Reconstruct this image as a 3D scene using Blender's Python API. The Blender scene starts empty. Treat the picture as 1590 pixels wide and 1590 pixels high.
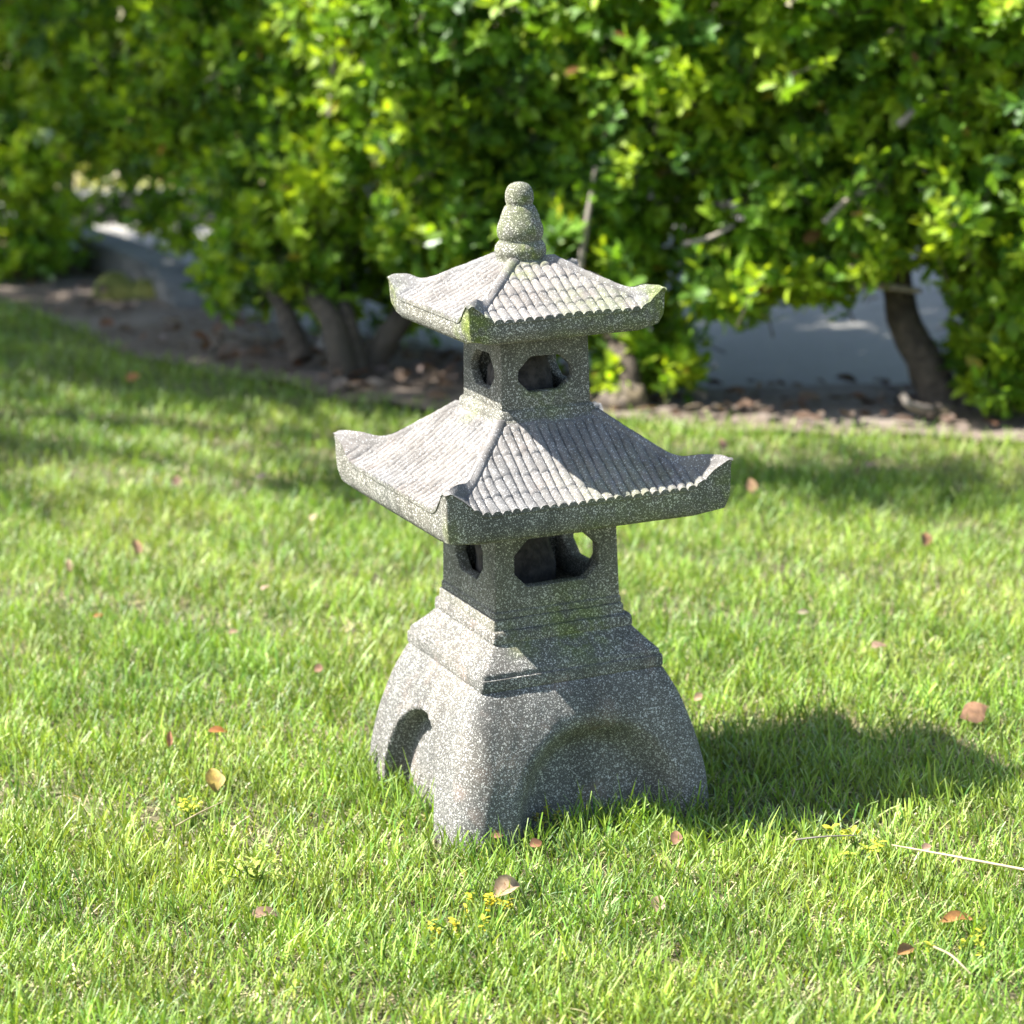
import bpy, bmesh, math, random
import numpy as np
from mathutils import Vector, Matrix

rng = np.random.default_rng(11)
random.seed(5)
scene = bpy.context.scene
COL = scene.collection
PI = math.pi

# ------------------------------------------------------------------ camera
CAM = np.array([0.0, 0.0, 1.2012])
RT = np.array([0.99977469, -0.00529118, -0.02055672])
UP = np.array([0.02122675, 0.24921319, 0.96821599])
FW = np.cross(UP, RT)
FPX = 4000.0                      # focal length in pixels of the 1590 px photograph


def ray(px, py):
    return FW * FPX + RT * (px - 795) - UP * (py - 795)


def at(px, py, Y):
    """point at ground depth Y seen at a photo pixel"""
    d = ray(px, py)
    return CAM + d * (Y / d[1])


def on_ground(px, py, z=0.0):
    d = ray(px, py)
    return CAM + d * ((z - CAM[2]) / d[2])


cam = bpy.data.cameras.new('camera')
cam_o = bpy.data.objects.new('camera', cam)
COL.objects.link(cam_o)
cam.sensor_fit = 'HORIZONTAL'
cam.sensor_width = 36
cam.lens = FPX * 36 / 1590
cam.clip_start = 0.05
cam.clip_end = 500
cam_o.matrix_world = Matrix(((RT[0], UP[0], -FW[0], CAM[0]),
                             (RT[1], UP[1], -FW[1], CAM[1]),
                             (RT[2], UP[2], -FW[2], CAM[2]), (0, 0, 0, 1)))
cam.dof.use_dof = True
cam.dof.focus_distance = 3.08
cam.dof.aperture_fstop = 4.7
cam.dof.aperture_blades = 0
scene.camera = cam_o

# ------------------------------------------------------------------ light
SUN_EL = math.radians(53)
TO_SUN = Vector((-math.cos(SUN_EL) * math.cos(math.radians(-5.5)),
                 math.cos(SUN_EL) * math.sin(math.radians(-5.5)), math.sin(SUN_EL)))
sun = bpy.data.lights.new('sun', 'SUN')
sun.energy = 4.8
sun.angle = math.radians(0.53)
sun.color = (1.0, 0.97, 0.915)
sun_o = bpy.data.objects.new('sun', sun)
sun_o.rotation_euler = TO_SUN.to_track_quat('Z', 'Y').to_euler()
sun_o.location = (-6, 3, 9)
COL.objects.link(sun_o)

w = bpy.data.worlds.new('World')
scene.world = w
w.use_nodes = True
nt = w.node_tree
nt.nodes.clear()
sky = nt.nodes.new('ShaderNodeTexSky')
sky.sky_type = 'NISHITA'
sky.sun_disc = False
sky.sun_elevation = SUN_EL
sky.sun_rotation = math.atan2(TO_SUN.x, TO_SUN.y)
sky.air_density = 1.0
sky.dust_density = 1.2
bg = nt.nodes.new('ShaderNodeBackground')
bg.inputs['Strength'].default_value = 0.082
wo = nt.nodes.new('ShaderNodeOutputWorld')
nt.links.new(sky.outputs[0], bg.inputs['Color'])
nt.links.new(bg.outputs[0], wo.inputs['Surface'])
scene.view_settings.view_transform = 'Standard'
scene.view_settings.look = 'None'
scene.view_settings.gamma = 1
scene.view_settings.exposure = 1.98
scene.render.engine = 'CYCLES'
scene.cycles.max_bounces = 8
scene.cycles.transmission_bounces = 6
scene.cycles.use_denoising = True


# ------------------------------------------------------------------ node helper
class NT:
    def __init__(self, name):
        self.m = bpy.data.materials.new(name)
        self.m.use_nodes = True
        self.t = self.m.node_tree
        self.t.nodes.clear()
        self.out = self.t.nodes.new('ShaderNodeOutputMaterial')

    def n(self, kind, **kw):
        nd = self.t.nodes.new(kind)
        for k, v in kw.items():
            if k.startswith('i_'):
                k = k[2:]
                nd.inputs[int(k) if k.isdigit() else k].default_value = v
            else:
                setattr(nd, k, v)
        return nd

    def link(self, a, b):
        self.t.links.new(a, b)

    def val(self, sock, x):
        if isinstance(x, bpy.types.NodeSocket):
            self.link(x, sock)
        else:
            sock.default_value = x

    def math(self, op, a, b=0.0, clamp=False):
        nd = self.n('ShaderNodeMath', operation=op, use_clamp=clamp)
        self.val(nd.inputs[0], a)
        self.val(nd.inputs[1], b)
        return nd.outputs[0]

    def mix(self, f, a, b, mode='MIX'):
        nd = self.n('ShaderNodeMix', data_type='RGBA', blend_type=mode)
        self.val(nd.inputs[0], f)
        for s, x in ((nd.inputs[6], a), (nd.inputs[7], b)):
            if isinstance(x, bpy.types.NodeSocket):
                self.link(x, s)
            else:
                s.default_value = (*x, 1)
        return nd.outputs[2]

    def ramp(self, f, lo, hi, a=0.0, b=1.0, smooth=True):
        nd = self.n('ShaderNodeMapRange', interpolation_type='SMOOTHSTEP' if smooth else 'LINEAR')
        self.val(nd.inputs[0], f)
        nd.inputs[1].default_value = lo
        nd.inputs[2].default_value = hi
        nd.inputs[3].default_value = a
        nd.inputs[4].default_value = b
        return nd.outputs[0]

    def noise(self, vec, scale, detail=3, rough=0.55, out=0):
        nd = self.n('ShaderNodeTexNoise')
        self.link(vec, nd.inputs['Vector'])
        nd.inputs['Scale'].default_value = scale
        nd.inputs['Detail'].default_value = detail
        nd.inputs['Roughness'].default_value = rough
        return nd.outputs[out]

    def obj_vec(self):
        return self.n('ShaderNodeTexCoord').outputs['Object']


# ------------------------------------------------------------------ materials
def stone_material(name, dark, fleck, cover, moss_spots=(), moss_gain=1.0, pink=0.0):
    k = NT(name)
    v = k.obj_vec()
    # chips of pale aggregate: two sizes of voronoi cells, each with its own threshold
    nz = k.noise(v, 420, 2, 0.6, 1)
    mad = k.n('ShaderNodeVectorMath', operation='MULTIPLY_ADD')
    k.link(nz, mad.inputs[0])
    mad.inputs[1].default_value = (0.0022,) * 3
    k.link(v, mad.inputs[2])
    vv = mad.outputs[0]

    def chips(scale, lo, hi, keep):
        vo = k.n('ShaderNodeTexVoronoi', feature='F1')
        k.link(vv, vo.inputs['Vector'])
        vo.inputs['Scale'].default_value = scale
        vo.inputs['Randomness'].default_value = 1.0
        sep = k.n('ShaderNodeSeparateColor')
        k.link(vo.outputs['Color'], sep.inputs[0])
        thr = k.math('MULTIPLY', sep.outputs[0], 0.42)
        thr = k.math('ADD', thr, lo)
        d = k.math('SUBTRACT', thr, vo.outputs['Distance'])
        m = k.ramp(d, 0.0, hi)
        on = k.ramp(sep.outputs[1], 1 - keep - 0.02, 1 - keep + 0.02)
        return k.math('MULTIPLY', m, on), sep.outputs[2]
    c1, r1 = chips(470, 0.14, 0.08, cover)
    c2, r2 = chips(820, 0.16, 0.12, min(1, cover * 0.95))
    flecks = k.math('MAXIMUM', c1, k.math('MULTIPLY', c2, 0.8))
    patch = k.noise(v, 14, 4)
    flecks = k.math('MULTIPLY', flecks, k.ramp(patch, 0.25, 0.6, 0.7, 1.0))
    grit = k.noise(v, 900, 3, 0.7)
    d2 = tuple(c * 1.55 for c in dark)
    base = k.mix(k.ramp(grit, 0.35, 0.68), tuple(c * 0.72 for c in dark), d2)
    big = k.noise(v, 7, 4)
    base = k.mix(k.ramp(big, 0.36, 0.66, 0.0, 0.6), base, (dark[0] * 1.45, dark[1] * 1.3, dark[2] * 1.15))
    if pink:
        base = k.mix(k.math('MULTIPLY', k.ramp(k.noise(v, 22, 3), 0.56, 0.72), pink), base, (0.36, 0.24, 0.19))
    fl = k.mix(r1, fleck, tuple(c * 0.8 for c in fleck))
    colr = k.mix(flecks, base, fl)
    streak = k.n('ShaderNodeMapping')
    k.link(v, streak.inputs['Vector'])
    streak.inputs['Scale'].default_value = (1, 1, 0.22)
    st_ = k.ramp(k.noise(streak.outputs[0], 26, 4), 0.42, 0.70, 1.0, 0.68)
    sv = k.n('ShaderNodeVectorMath', operation='SCALE')
    k.link(colr, sv.inputs[0])
    k.link(st_, sv.inputs['Scale'])
    colr = sv.outputs[0]
    moss = None
    for (x, y, z, r, g) in moss_spots:
        ds = k.n('ShaderNodeVectorMath', operation='DISTANCE')
        k.link(v, ds.inputs[0])
        ds.inputs[1].default_value = (x, y, z)
        f = k.math('MULTIPLY', k.ramp(ds.outputs['Value'], r * 0.25, r, 1.0, 0.0), g)
        moss = f if moss is None else k.math('MAXIMUM', moss, f)
    if moss is not None:
        mn = k.noise(v, 45, 4, 0.65)
        mm = k.math('MULTIPLY', moss, k.ramp(mn, 0.36, 0.60, 0.12, 1.0))
        mm = k.math('MULTIPLY', mm, moss_gain, True)
        gcol = k.mix(flecks, (0.105, 0.135, 0.022), (0.42, 0.47, 0.14))
        colr = k.mix(mm, colr, gcol)
    h = k.math('ADD', k.math('MULTIPLY', flecks, 0.5), k.math('MULTIPLY', grit, 0.8))
    h = k.math('ADD', h, k.math('MULTIPLY', k.noise(v, 120, 3), 0.9))
    bp = k.n('ShaderNodeBump')
    bp.inputs['Strength'].default_value = 0.55
    bp.inputs['Distance'].default_value = 0.0016
    k.link(h, bp.inputs['Height'])
    bs = k.n('ShaderNodeBsdfPrincipled')
    k.link(colr, bs.inputs['Base Color'])
    bs.inputs['Roughness'].default_value = 0.86
    bs.inputs['Specular IOR Level'].default_value = 0.3
    k.link(bp.outputs[0], bs.inputs['Normal'])
    k.link(bs.outputs[0], k.out.inputs['Surface'])
    return k.m


MOSS = [(-0.132, -0.132, 0.640, 0.045, 1.0), (-0.13, -0.10, 0.628, 0.03, 0.6), (-0.13, 0.13, 0.655, 0.035, 0.8),
        (0.13, -0.13, 0.655, 0.05, 0.75), (0.02, -0.095, 0.246, 0.075, 0.6), (-0.05, -0.095, 0.24, 0.05, 0.4),
        (-0.188, -0.188, 0.415, 0.028, 0.35), (0.06, -0.19, 0.41, 0.14, 0.28), (0.19, -0.19, 0.42, 0.05, 0.5),
        (-0.09, 0.01, 0.525, 0.035, 0.75), (0.0, -0.065, 0.54, 0.05, 0.45),
        (0.0, 0.0, 0.75, 0.075, 0.35), (0.0, -0.033, 0.716, 0.028, 0.85), (0.005, -0.03, 0.745, 0.022, 0.6), (0, -0.02, 0.775, 0.018, 0.8),
        (-0.03, -0.05, 0.70, 0.03, 0.5), (0.05, -0.13, 0.638, 0.1, 0.35), (0.02, -0.09, 0.275, 0.06, 0.3)]
M_STONE = stone_material('speckled_cast_stone', (0.098, 0.098, 0.082), (0.65, 0.63, 0.56), 0.56, MOSS)
M_BASE = stone_material('speckled_base_stone', (0.086, 0.084, 0.076), (0.64, 0.62, 0.57), 0.56, MOSS, 1.0, 0.22)
M_TILE = stone_material('weathered_roof_stone', (0.142, 0.138, 0.133), (0.53, 0.52, 0.50), 0.36, MOSS, 1.0, 0.12)


def leafy_material(name, trans=0.4, rough=0.4, gloss=0.06, vary=0.25, scale=60, spot=None, sheen=0.5):
    """thin leaf: diffuse + light coming through + a waxy sheen; colour from the 'leaf' attribute"""
    k = NT(name)
    a = k.n('ShaderNodeAttribute', attribute_name='leaf')
    c = a.outputs['Color']
    v = k.obj_vec()
    f = k.ramp(k.noise(v, scale, 2), 0.3, 0.7, 1 - vary, 1 + vary)
    mul = k.n('ShaderNodeVectorMath', operation='SCALE')
    k.link(c, mul.inputs[0])
    k.link(f, mul.inputs['Scale'])
    c = mul.outputs[0]
    if spot:
        c = k.mix(k.ramp(k.noise(v, 260, 3), 0.55, 0.7, 0, 0.7), c, spot)
    d = k.n('ShaderNodeBsdfDiffuse')
    k.link(c, d.inputs['Color'])
    tr = k.n('ShaderNodeBsdfTranslucent')
    tc = k.mix(1.0, c, (1.25, 1.15, 0.5), 'MULTIPLY')
    k.link(tc, tr.inputs['Color'])
    mx = k.n('ShaderNodeMixShader', i_0=trans)
    k.link(d.outputs[0], mx.inputs[1])
    k.link(tr.outputs[0], mx.inputs[2])
    gl = k.n('ShaderNodeBsdfGlossy')
    gl.inputs['Roughness'].default_value = rough
    fr = k.n('ShaderNodeFresnel', i_IOR=1.45)
    ff = k.math('ADD', k.math('MULTIPLY', fr.outputs[0], sheen), gloss)
    ff = k.math('MINIMUM', ff, 0.09)
    m2 = k.n('ShaderNodeMixShader')
    k.link(ff, m2.inputs[0])
    k.link(mx.outputs[0], m2.inputs[1])
    k.link(gl.outputs[0], m2.inputs[2])
    k.link(m2.outputs[0], k.out.inputs['Surface'])
    return k.m


M_GRASS = leafy_material('grass_blade', 0.33, 0.6, 0.0, 0.2, 9, sheen=0.10)
M_LEAF = leafy_material('hedge_leaf', 0.58, 0.45, 0.005, 0.2, 30, sheen=0.32)
M_DRY = leafy_material('dry_leaf', 0.25, 0.6, 0.02, 0.3, 90, (0.20, 0.09, 0.03))
M_STRAW = leafy_material('straw', 0.2, 0.5, 0.03, 0.2, 90)


def simple(name, c1, c2, scale, rough=0.9, bump=0.4, dist=0.004, c3=None, s3=3.0, detail=5):
    k = NT(name)
    v = k.obj_vec()
    n1 = k.noise(v, scale, detail, 0.65)
    c = k.mix(k.ramp(n1, 0.33, 0.68), c1, c2)
    if c3:
        c = k.mix(k.ramp(k.noise(v, s3, 4), 0.45, 0.65), c, c3)
    bs = k.n('ShaderNodeBsdfPrincipled')
    k.link(c, bs.inputs['Base Color'])
    bs.inputs['Roughness'].default_value = rough
    bp = k.n('ShaderNodeBump')
    bp.inputs['Strength'].default_value = bump
    bp.inputs['Distance'].default_value = dist
    k.link(n1, bp.inputs['Height'])
    k.link(bp.outputs[0], bs.inputs['Normal'])
    k.link(bs.outputs[0], k.out.inputs['Surface'])
    return k.m


M_SOIL = simple('lawn_soil', (0.045, 0.042, 0.020), (0.12, 0.10, 0.05), 40, c3=(0.08, 0.085, 0.03), s3=6)
M_BED = simple('mulch_soil', (0.085, 0.062, 0.045), (0.17, 0.13, 0.10), 28, dist=0.012, bump=0.8, c3=(0.20, 0.165, 0.135), s3=3)
M_ASPH = simple('asphalt', (0.19, 0.18, 0.16), (0.275, 0.26, 0.235), 160, c3=(0.31, 0.29, 0.255), s3=1.2)
M_KERB = simple('kerb_concrete', (0.12, 0.115, 0.105), (0.19, 0.185, 0.17), 35, c3=(0.10, 0.098, 0.09), s3=8)
M_BARK = simple('bark', (0.04, 0.029, 0.02), (0.115, 0.085, 0.06), 38, bump=1.0, dist=0.01, c3=(0.07, 0.055, 0.04), s3=9)
M_PALEBARK = simple('pale_bark', (0.17, 0.14, 0.115), (0.33, 0.28, 0.235), 60, bump=0.8, dist=0.003)
M_VERGE = simple('far_verge_soil', (0.16, 0.15, 0.06), (0.36, 0.33, 0.15), 12, c3=(0.33, 0.28, 0.17), s3=1.7)
M_ROCKG = simple('grey_rock', (0.17, 0.16, 0.15), (0.30, 0.285, 0.27), 25, dist=0.01, c3=(0.23, 0.20, 0.16), s3=14)
M_ROCKT = simple('shade_darkened_tan_rock', (0.085, 0.065, 0.05), (0.15, 0.12, 0.09), 25, dist=0.01, c3=(0.12, 0.09, 0.05), s3=14)  # tan darkened: the shade over the bed is put into the colour
M_ROCKY = simple('yellow_green_rock', (0.10, 0.11, 0.02), (0.22, 0.22, 0.05), 18, dist=0.01, c3=(0.24, 0.22, 0.05), s3=12)


# ------------------------------------------------------------------ object helpers
def link_mesh(name, me, mat=None, parent=None, loc=None):
    o = bpy.data.objects.new(name, me)
    COL.objects.link(o)
    if mat:
        me.materials.append(mat)
    if parent:
        o.parent = parent
    if loc is not None:
        o.location = loc
    return o


def tag(o, label=None, cat=None, group=None, kind=None):
    for kk, vv in (('label', label), ('category', cat), ('group', group), ('kind', kind)):
        if vv:
            o[kk] = vv
    return o


def empty(name, loc, rz=0.0):
    o = bpy.data.objects.new(name, None)
    COL.objects.link(o)
    o.location = loc
    o.rotation_euler = (0, 0, rz)
    o.empty_display_size = 0.05
    return o


def mesh_np(name, V, loops, sizes, col=None, smooth=True):
    """mesh from numpy: V (n,3), flat loop indices, polygon sizes"""
    me = bpy.data.meshes.new(name)
    V = np.asarray(V, np.float32)
    loops = np.asarray(loops, np.int32)
    sizes = np.asarray(sizes, np.int32)
    me.vertices.add(len(V))
    me.vertices.foreach_set('co', V.ravel())
    me.loops.add(len(loops))
    me.loops.foreach_set('vertex_index', loops)
    me.polygons.add(len(sizes))
    st = np.zeros(len(sizes), np.int32)
    st[1:] = np.cumsum(sizes)[:-1]
    me.polygons.foreach_set('loop_start', st)
    me.polygons.foreach_set('use_smooth', np.full(len(sizes), smooth))
    me.update(calc_edges=True)
    if col is not None:
        a = me.attributes.new('leaf', 'FLOAT_COLOR', 'POINT')
        c4 = np.ones((len(V), 4), np.float32)
        c4[:, :3] = col
        a.data.foreach_set('color', c4.ravel())
    me.validate()
    return me


def finish(me, angle=35):
    me.set_sharp_from_angle(angle=math.radians(angle))
    return me


def ss(a, b, x):
    t = np.clip((x - a) / (b - a), 0, 1)
    return t * t * (3 - 2 * t)


def vnoise(P, f, seed=0):
    """cheap smooth noise, about -1..1"""
    r = np.random.default_rng(seed)
    out = np.zeros(len(P))
    for i in range(5):
        k = r.normal(size=P.shape[1]) * f * (0.7 + 0.5 * i)
        out += np.sin(P @ k + r.uniform(0, 6.28)) / (1 + 0.5 * i)
    return out / 2.4


def norm(a):
    return a / np.maximum(np.linalg.norm(a, axis=-1, keepdims=True), 1e-9)


# ------------------------------------------------------------------ pagoda
def grid_faces(rows, cols):
    r, c = np.meshgrid(np.arange(rows - 1), np.arange(cols - 1), indexing='ij')
    a = (r * cols + c).ravel()
    return np.stack([a, a + 1, a + cols + 1, a + cols], 1)


def four_faces(rings_all, name, cap_first=True, cap_last=True, merge=1e-5):
    """rings_xyz: (R, C, 3) strip of the front face (x along, y = -w); turned into all four faces"""
    if not isinstance(rings_all, list):
        rings_all = [rings_all] * 4
    R_, C_, _ = rings_all[0].shape
    bm = bmesh.new()
    F = grid_faces(R_, C_)
    for q in range(4):
        ca, sa = round(math.cos(q * PI / 2)), round(math.sin(q * PI / 2))
        P = rings_all[q].reshape(-1, 3).copy()
        x, y = P[:, 0].copy(), P[:, 1].copy()
        P[:, 0] = x * ca - y * sa
        P[:, 1] = x * sa + y * ca
        vs = [bm.verts.new(p) for p in P]
        for f in F:
            bm.faces.new([vs[i] for i in f])
        for row, on in ((0, cap_first), (R_ - 1, cap_last)):
            if on:
                z = P[row * C_:(row + 1) * C_, 2].mean()
                cv = bm.verts.new((0, 0, z))
                for c in range(C_ - 1):
                    i, j = row * C_ + c, row * C_ + c + 1
                    bm.faces.new([vs[i], vs[j], cv] if row else [vs[j], vs[i], cv])
    bmesh.ops.remove_doubles(bm, verts=bm.verts, dist=merge)
    bmesh.ops.dissolve_degenerate(bm, edges=bm.edges, dist=1e-6)
    bmesh.ops.recalc_face_normals(bm, faces=bm.faces)
    for f in bm.faces:
        f.smooth = True
    me = bpy.data.meshes.new(name)
    bm.to_mesh(me)
    bm.free()
    return me


def round_corner(x, y, wv, rc):
    """x along face, y = -depth; round the square of half width wv with radius rc"""
    ax, ay = np.abs(x), np.abs(y)
    dx, dy = ax - (wv - rc), ay - (wv - rc)
    m = (dx > 0) & (dy > 0) & (rc > 1e-6)
    h = np.hypot(dx, dy)
    k = np.where(m & (h > 1e-9), np.maximum(dx, dy) / np.maximum(h, 1e-9), 1.0)
    nx = np.where(m, (wv - rc) + dx * k, ax)
    ny = np.where(m, (wv - rc) + dy * k, ay)
    return np.sign(x) * nx, np.sign(y) * ny


def make_roof(name, s, wi, ze, zt, zb, pitch, rowlen, up, pw, rw, amp, seed, flare=0.045):
    nu, nv = 401, 140
    u = np.linspace(-1, 1, nu)[None, :]
    v = np.linspace(0, 1, nv)[:, None]
    wv = wi + (s - wi) * v
    x = u * wv
    wv = wv + 0 * x
    q = np.abs(x) / s
    zc = ze + (zt - ze) * ((s - wv) / (s - wi)) ** pw
    zc = zc + up * ss(0.70, 1.03, q) ** 1.2
    e = wv - np.abs(x)
    capm = ss(0.80, 0.86, q)
    mask = ss(rw * 0.85, rw * 1.15 + 0.003, e) * (1 - capm) * ss(0.02, 0.06, v + 0 * x)
    wob = 0.0007 * np.sin(wv * 70 + seed + np.floor(x / pitch) * 1.7)
    t = (x + wob) / pitch + 0.5
    fr = t - np.floor(t)
    col_id = np.floor(t)
    sc = np.clip(1 - np.abs(2 * fr - 1) ** 2.6, 0, 1) ** 0.75
    rr = (s - wv) / rowlen + 0.09 * np.sin(col_id * 2.3 + seed)
    ff = rr - np.floor(rr)
    step = (1 - ff) * 0.0009 - 0.0015 * np.exp(-(np.minimum(ff, 1 - ff) / 0.035) ** 2) + 0 * x
    first = np.where(rr < 0.06, 0.0, 1.0)
    h = mask * (amp * sc + step * first - amp * 0.4)
    er = np.clip(e / rw, 0, 1)
    ridge = 0.0055 * np.sqrt(np.clip(1 - er ** 2, 0, 1)) * (1 - ss(0.86, 0.97, q)) + 0.001 * (1 - mask)
    z = zc + h + ridge
    # worn unevenness
    P2 = np.stack([x.ravel(), wv.ravel()], 1)
    z = z + (vnoise(P2, 60, seed) * 0.0009 + vnoise(P2, 190, seed + 1) * 0.0005).reshape(z.shape)
    rc = 0.003 + 0.015 * v + 0 * x
    tip = ss(0.86, 1.0, q) * ss(0.86, 1.0, wv / s)
    z = z - 0.007 * (ss(0.92, 1.0, q) * ss(0.92, 1.0, wv / s)) ** 2
    X, Yy = round_corner(x, -wv, wv, rc)
    X, Yy = X * (1 + flare * tip), Yy * (1 + flare * tip)
    top = np.stack([X, Yy, z], 2)
    xe, we, qe = x[-1], wv[-1], q[-1]
    ze_ = zc[-1] - 0.007 * ss(0.92, 1.0, qe) ** 2
    fl_ = 1 + flare * ss(0.86, 1.0, qe)
    rise = 0.005 * ss(0.80, 1.0, qe)

    def ring(sc_, zz, rcv):
        a, b = round_corner(xe * sc_, -we * sc_, we * sc_, np.full_like(xe, rcv))
        f_l = fl_ if sc_ > .9 else 1.0
        return np.stack([a * f_l, b * f_l, zz + 0 * xe], 1)
    zlow = zb + rise
    edge = ze_ - (amp * 0.4 + 0.0006) * (1 - capm[-1])
    rings = [top[-1] * 1.0]
    rings[0][:, 2] = edge
    rings.append(ring((s - 0.0012) / s, edge - 0.0012, 0.0185))
    for t_ in (0.2, 0.4, 0.6, 0.8):
        rings.append(ring((s - 0.0014 - 0.002 * t_ + 0.001 * math.sin(t_ * PI)) / s, edge + (zlow + 0.006 - edge) * t_, 0.021))
    rings.append(ring((s - 0.005) / s, zlow + 0.006, 0.022))
    rings.append(ring((s - 0.007) / s, zlow + 0.002, 0.02))
    rings.append(ring((s - 0.011) / s, zlow, 0.02))
    for f_ in (0.75, 0.5):
        rings.append(ring(f_ + 0.0 * s, zb + rise * 0 + 0.0005, 0.015))
    A = np.concatenate([top, np.stack(rings, 0)], 0)
    me = four_faces(A, name)
    return finish(me, 42)


def make_profile(name, prof, cols=61, noise=0.0006, arch=None, seed=1):
    """stack of rounded squares; prof = list of (z, half width, corner radius), bottom to top;
    arch = four (half width, height, depth, edge softness, shift), one for each face"""
    faces = []
    u = np.linspace(-1, 1, cols)
    for q in range(4):
        rows = []
        for (z, hw, rc) in prof:
            x = u * hw
            a, b = round_corner(x, np.full_like(x, -hw), hw, rc)
            if arch:
                ax, az, dep, bl, sh = arch[q]
                d = 1 - np.sqrt((np.abs(x - sh) / ax) ** 2.2 + (max(z, 0) / az) ** 2.2)
                b = b + dep * ss(-0.03, bl, d)
            rows.append(np.stack([a, b, np.full_like(a, z)], 1))
        A = np.array(rows)
        P = A.reshape(-1, 3)
        if noise:
            n = vnoise(P + q, 55, seed) * noise + vnoise(P + q, 160, seed + 3) * noise * 0.6
            n = (n.reshape(A.shape[:2]) * (1 - np.abs(u) ** 8)[None, :]).ravel()     # the seams stay shut
            P[:, 1] += n
        faces.append(P.reshape(A.shape)[::-1])
    me = four_faces(faces, name)
    return finish(me, 40)


def make_box(name, hw0, hw1, z0, z1, wx, wz0, wz1, ch, th, wside):
    """hollow square box with a chamfered window in each wall"""
    bm = bmesh.new()

    def hw(z):
        return hw0 + (hw1 - hw0) * (z - z0) / (z1 - z0)
    def octo_(wx):
        return [(-wx + ch, wz0), (wx - ch, wz0), (wx, wz0 + ch), (wx, wz1 - ch), (wx - ch, wz1), (-wx + ch, wz1),
            (-wx, wz1 - ch), (-wx, wz0 + ch)]
    r = random.Random(3)
    for q in range(4):
        ca, sa = round(math.cos(q * PI / 2)), round(math.sin(q * PI / 2))

        def V(x, y, z):
            return bm.verts.new((x * ca - y * sa, x * sa + y * ca, z))
        oc = [(a + r.uniform(-.0016, .0016), b + r.uniform(-.0016, .0016)) for a, b in octo_((wx, wside, wx * .66, wside)[q])]
        quads = [(0, 1, 0, 1), (1, 2, 2, 3), (2, 3, 4, 5), (3, 0, 6, 7)]

        def wall(ins):
            cs = [V(-(hw(z0) - ins), -(hw(z0) - ins), z0), V(hw(z0) - ins, -(hw(z0) - ins), z0),
                  V(hw(z1) - ins, -(hw(z1) - ins), z1), V(-(hw(z1) - ins), -(hw(z1) - ins), z1)]
            os_ = [V(a, -(hw(b) - ins), b) for a, b in oc]
            fs = []
            for (c0, c1, o0, o1) in quads:
                fs.append([cs[c0], cs[c1], os_[o1], os_[o0]])
            for c, o0, o1 in ((1, 1, 2), (2, 3, 4), (3, 5, 6), (0, 7, 0)):
                fs.append([cs[c], os_[o1], os_[o0]])
            return cs, os_, fs
        c1, o1, f1 = wall(0.0)
        c2, o2, f2 = wall(th)
        for f in f1:
            bm.faces.new(f)
        for f in f2:
            bm.faces.new(f[::-1])
        for i in range(8):
            j = (i + 1) % 8
            bm.faces.new([o1[j], o1[i], o2[i], o2[j]])
        bm.faces.new([c1[0], c1[1], c2[1], c2[0]][::-1])
        bm.faces.new([c1[3], c1[2], c2[2], c2[3]])
    bmesh.ops.remove_doubles(bm, verts=bm.verts, dist=1e-5)
    bmesh.ops.recalc_face_normals(bm, faces=bm.faces)
    ed = [e for e in bm.edges if len(e.link_faces) == 2 and e.calc_face_angle(0) > 0.6]
    bmesh.ops.bevel(bm, geom=ed, offset=0.0022, segments=2, profile=0.5, affect='EDGES')
    for f in bm.faces:
        f.smooth = True
    me = bpy.data.meshes.new(name)
    bm.to_mesh(me)
    bm.free()
    return finish(me, 30)


def lathe(name, prof, seg=48, seed=0, jit=0.0004):
    prof = np.array(prof)
    a = np.linspace(0, 2 * PI, seg, endpoint=False)
    V = np.stack([prof[:, 0:1] * np.cos(a), prof[:, 0:1] * np.sin(a), prof[:, 1:2] + 0 * a], 2).reshape(-1, 3)
    V[:, :2] *= (1 + vnoise(V, 80, seed) * 0.02)[:, None]
    n = len(prof)
    F = []
    for i in range(n - 1):
        for j in range(seg):
            F.append((i * seg + j, i * seg + (j + 1) % seg, (i + 1) * seg + (j + 1) % seg, (i + 1) * seg + j))
    loops = np.array(F).ravel().tolist()
    sizes = [4] * len(F)
    loops += list(range((n - 1) * seg, n * seg))
    sizes.append(seg)
    return mesh_np(name, V, loops, sizes)


PX, PY, PROT = 0.0212, 3.2066, math.radians(23.627)
pagoda = empty('pagoda_lantern', (PX, PY, 0), PROT)
tag(pagoda, 'speckled grey cast stone pagoda lantern with two tiled roofs standing on the lawn', 'stone lantern')

zs = [(-0.01, .1805, .042), (0.0, .1800, .042), (.012, .1790, .041), (.025, .1778, .040), (.04, .1763, .039), (.055, .1741, .038),
      (.07, .1712, .038), (.085, .1676, .036), (.10, .1636, .034), (.115, .1590, .032), (.13, .1540, .029), (.142, .1496, .027),
      (.153, .1450, .025), (.163, .1400, .022), (.171, .1356, .019), (.177, .1322, .016), (.1815, .1292, .013), (.184, .1268, .010),
      (.1850, .1255, .006), (.1856, .1262, .004), (.1875, .1268, .004), (.198, .1266, .004), (.2002, .1260, .004), (.2010, .1238, .003),
      (.2030, .1236, .003), (.2070, .1232, .004), (.2090, .1215, .005), (.217, .1140, .006), (.226, .1055, .006), (.234, .0985, .006),
      (.2362, .0966, .004), (.2370, .0972, .003), (.2390, .0976, .003), (.2490, .0968, .003), (.2510, .0955, .003), (.2518, .0922, .003)]
fine = []
for (a, b) in zip(zs[:-1], zs[1:]):
    k_ = 3 if a[0] < 0.13 else 1
    for i in range(k_):
        t_ = i / k_
        fine.append(tuple(a[j] + (b[j] - a[j]) * t_ for j in range(3)))
fine.append(zs[-1])
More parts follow.
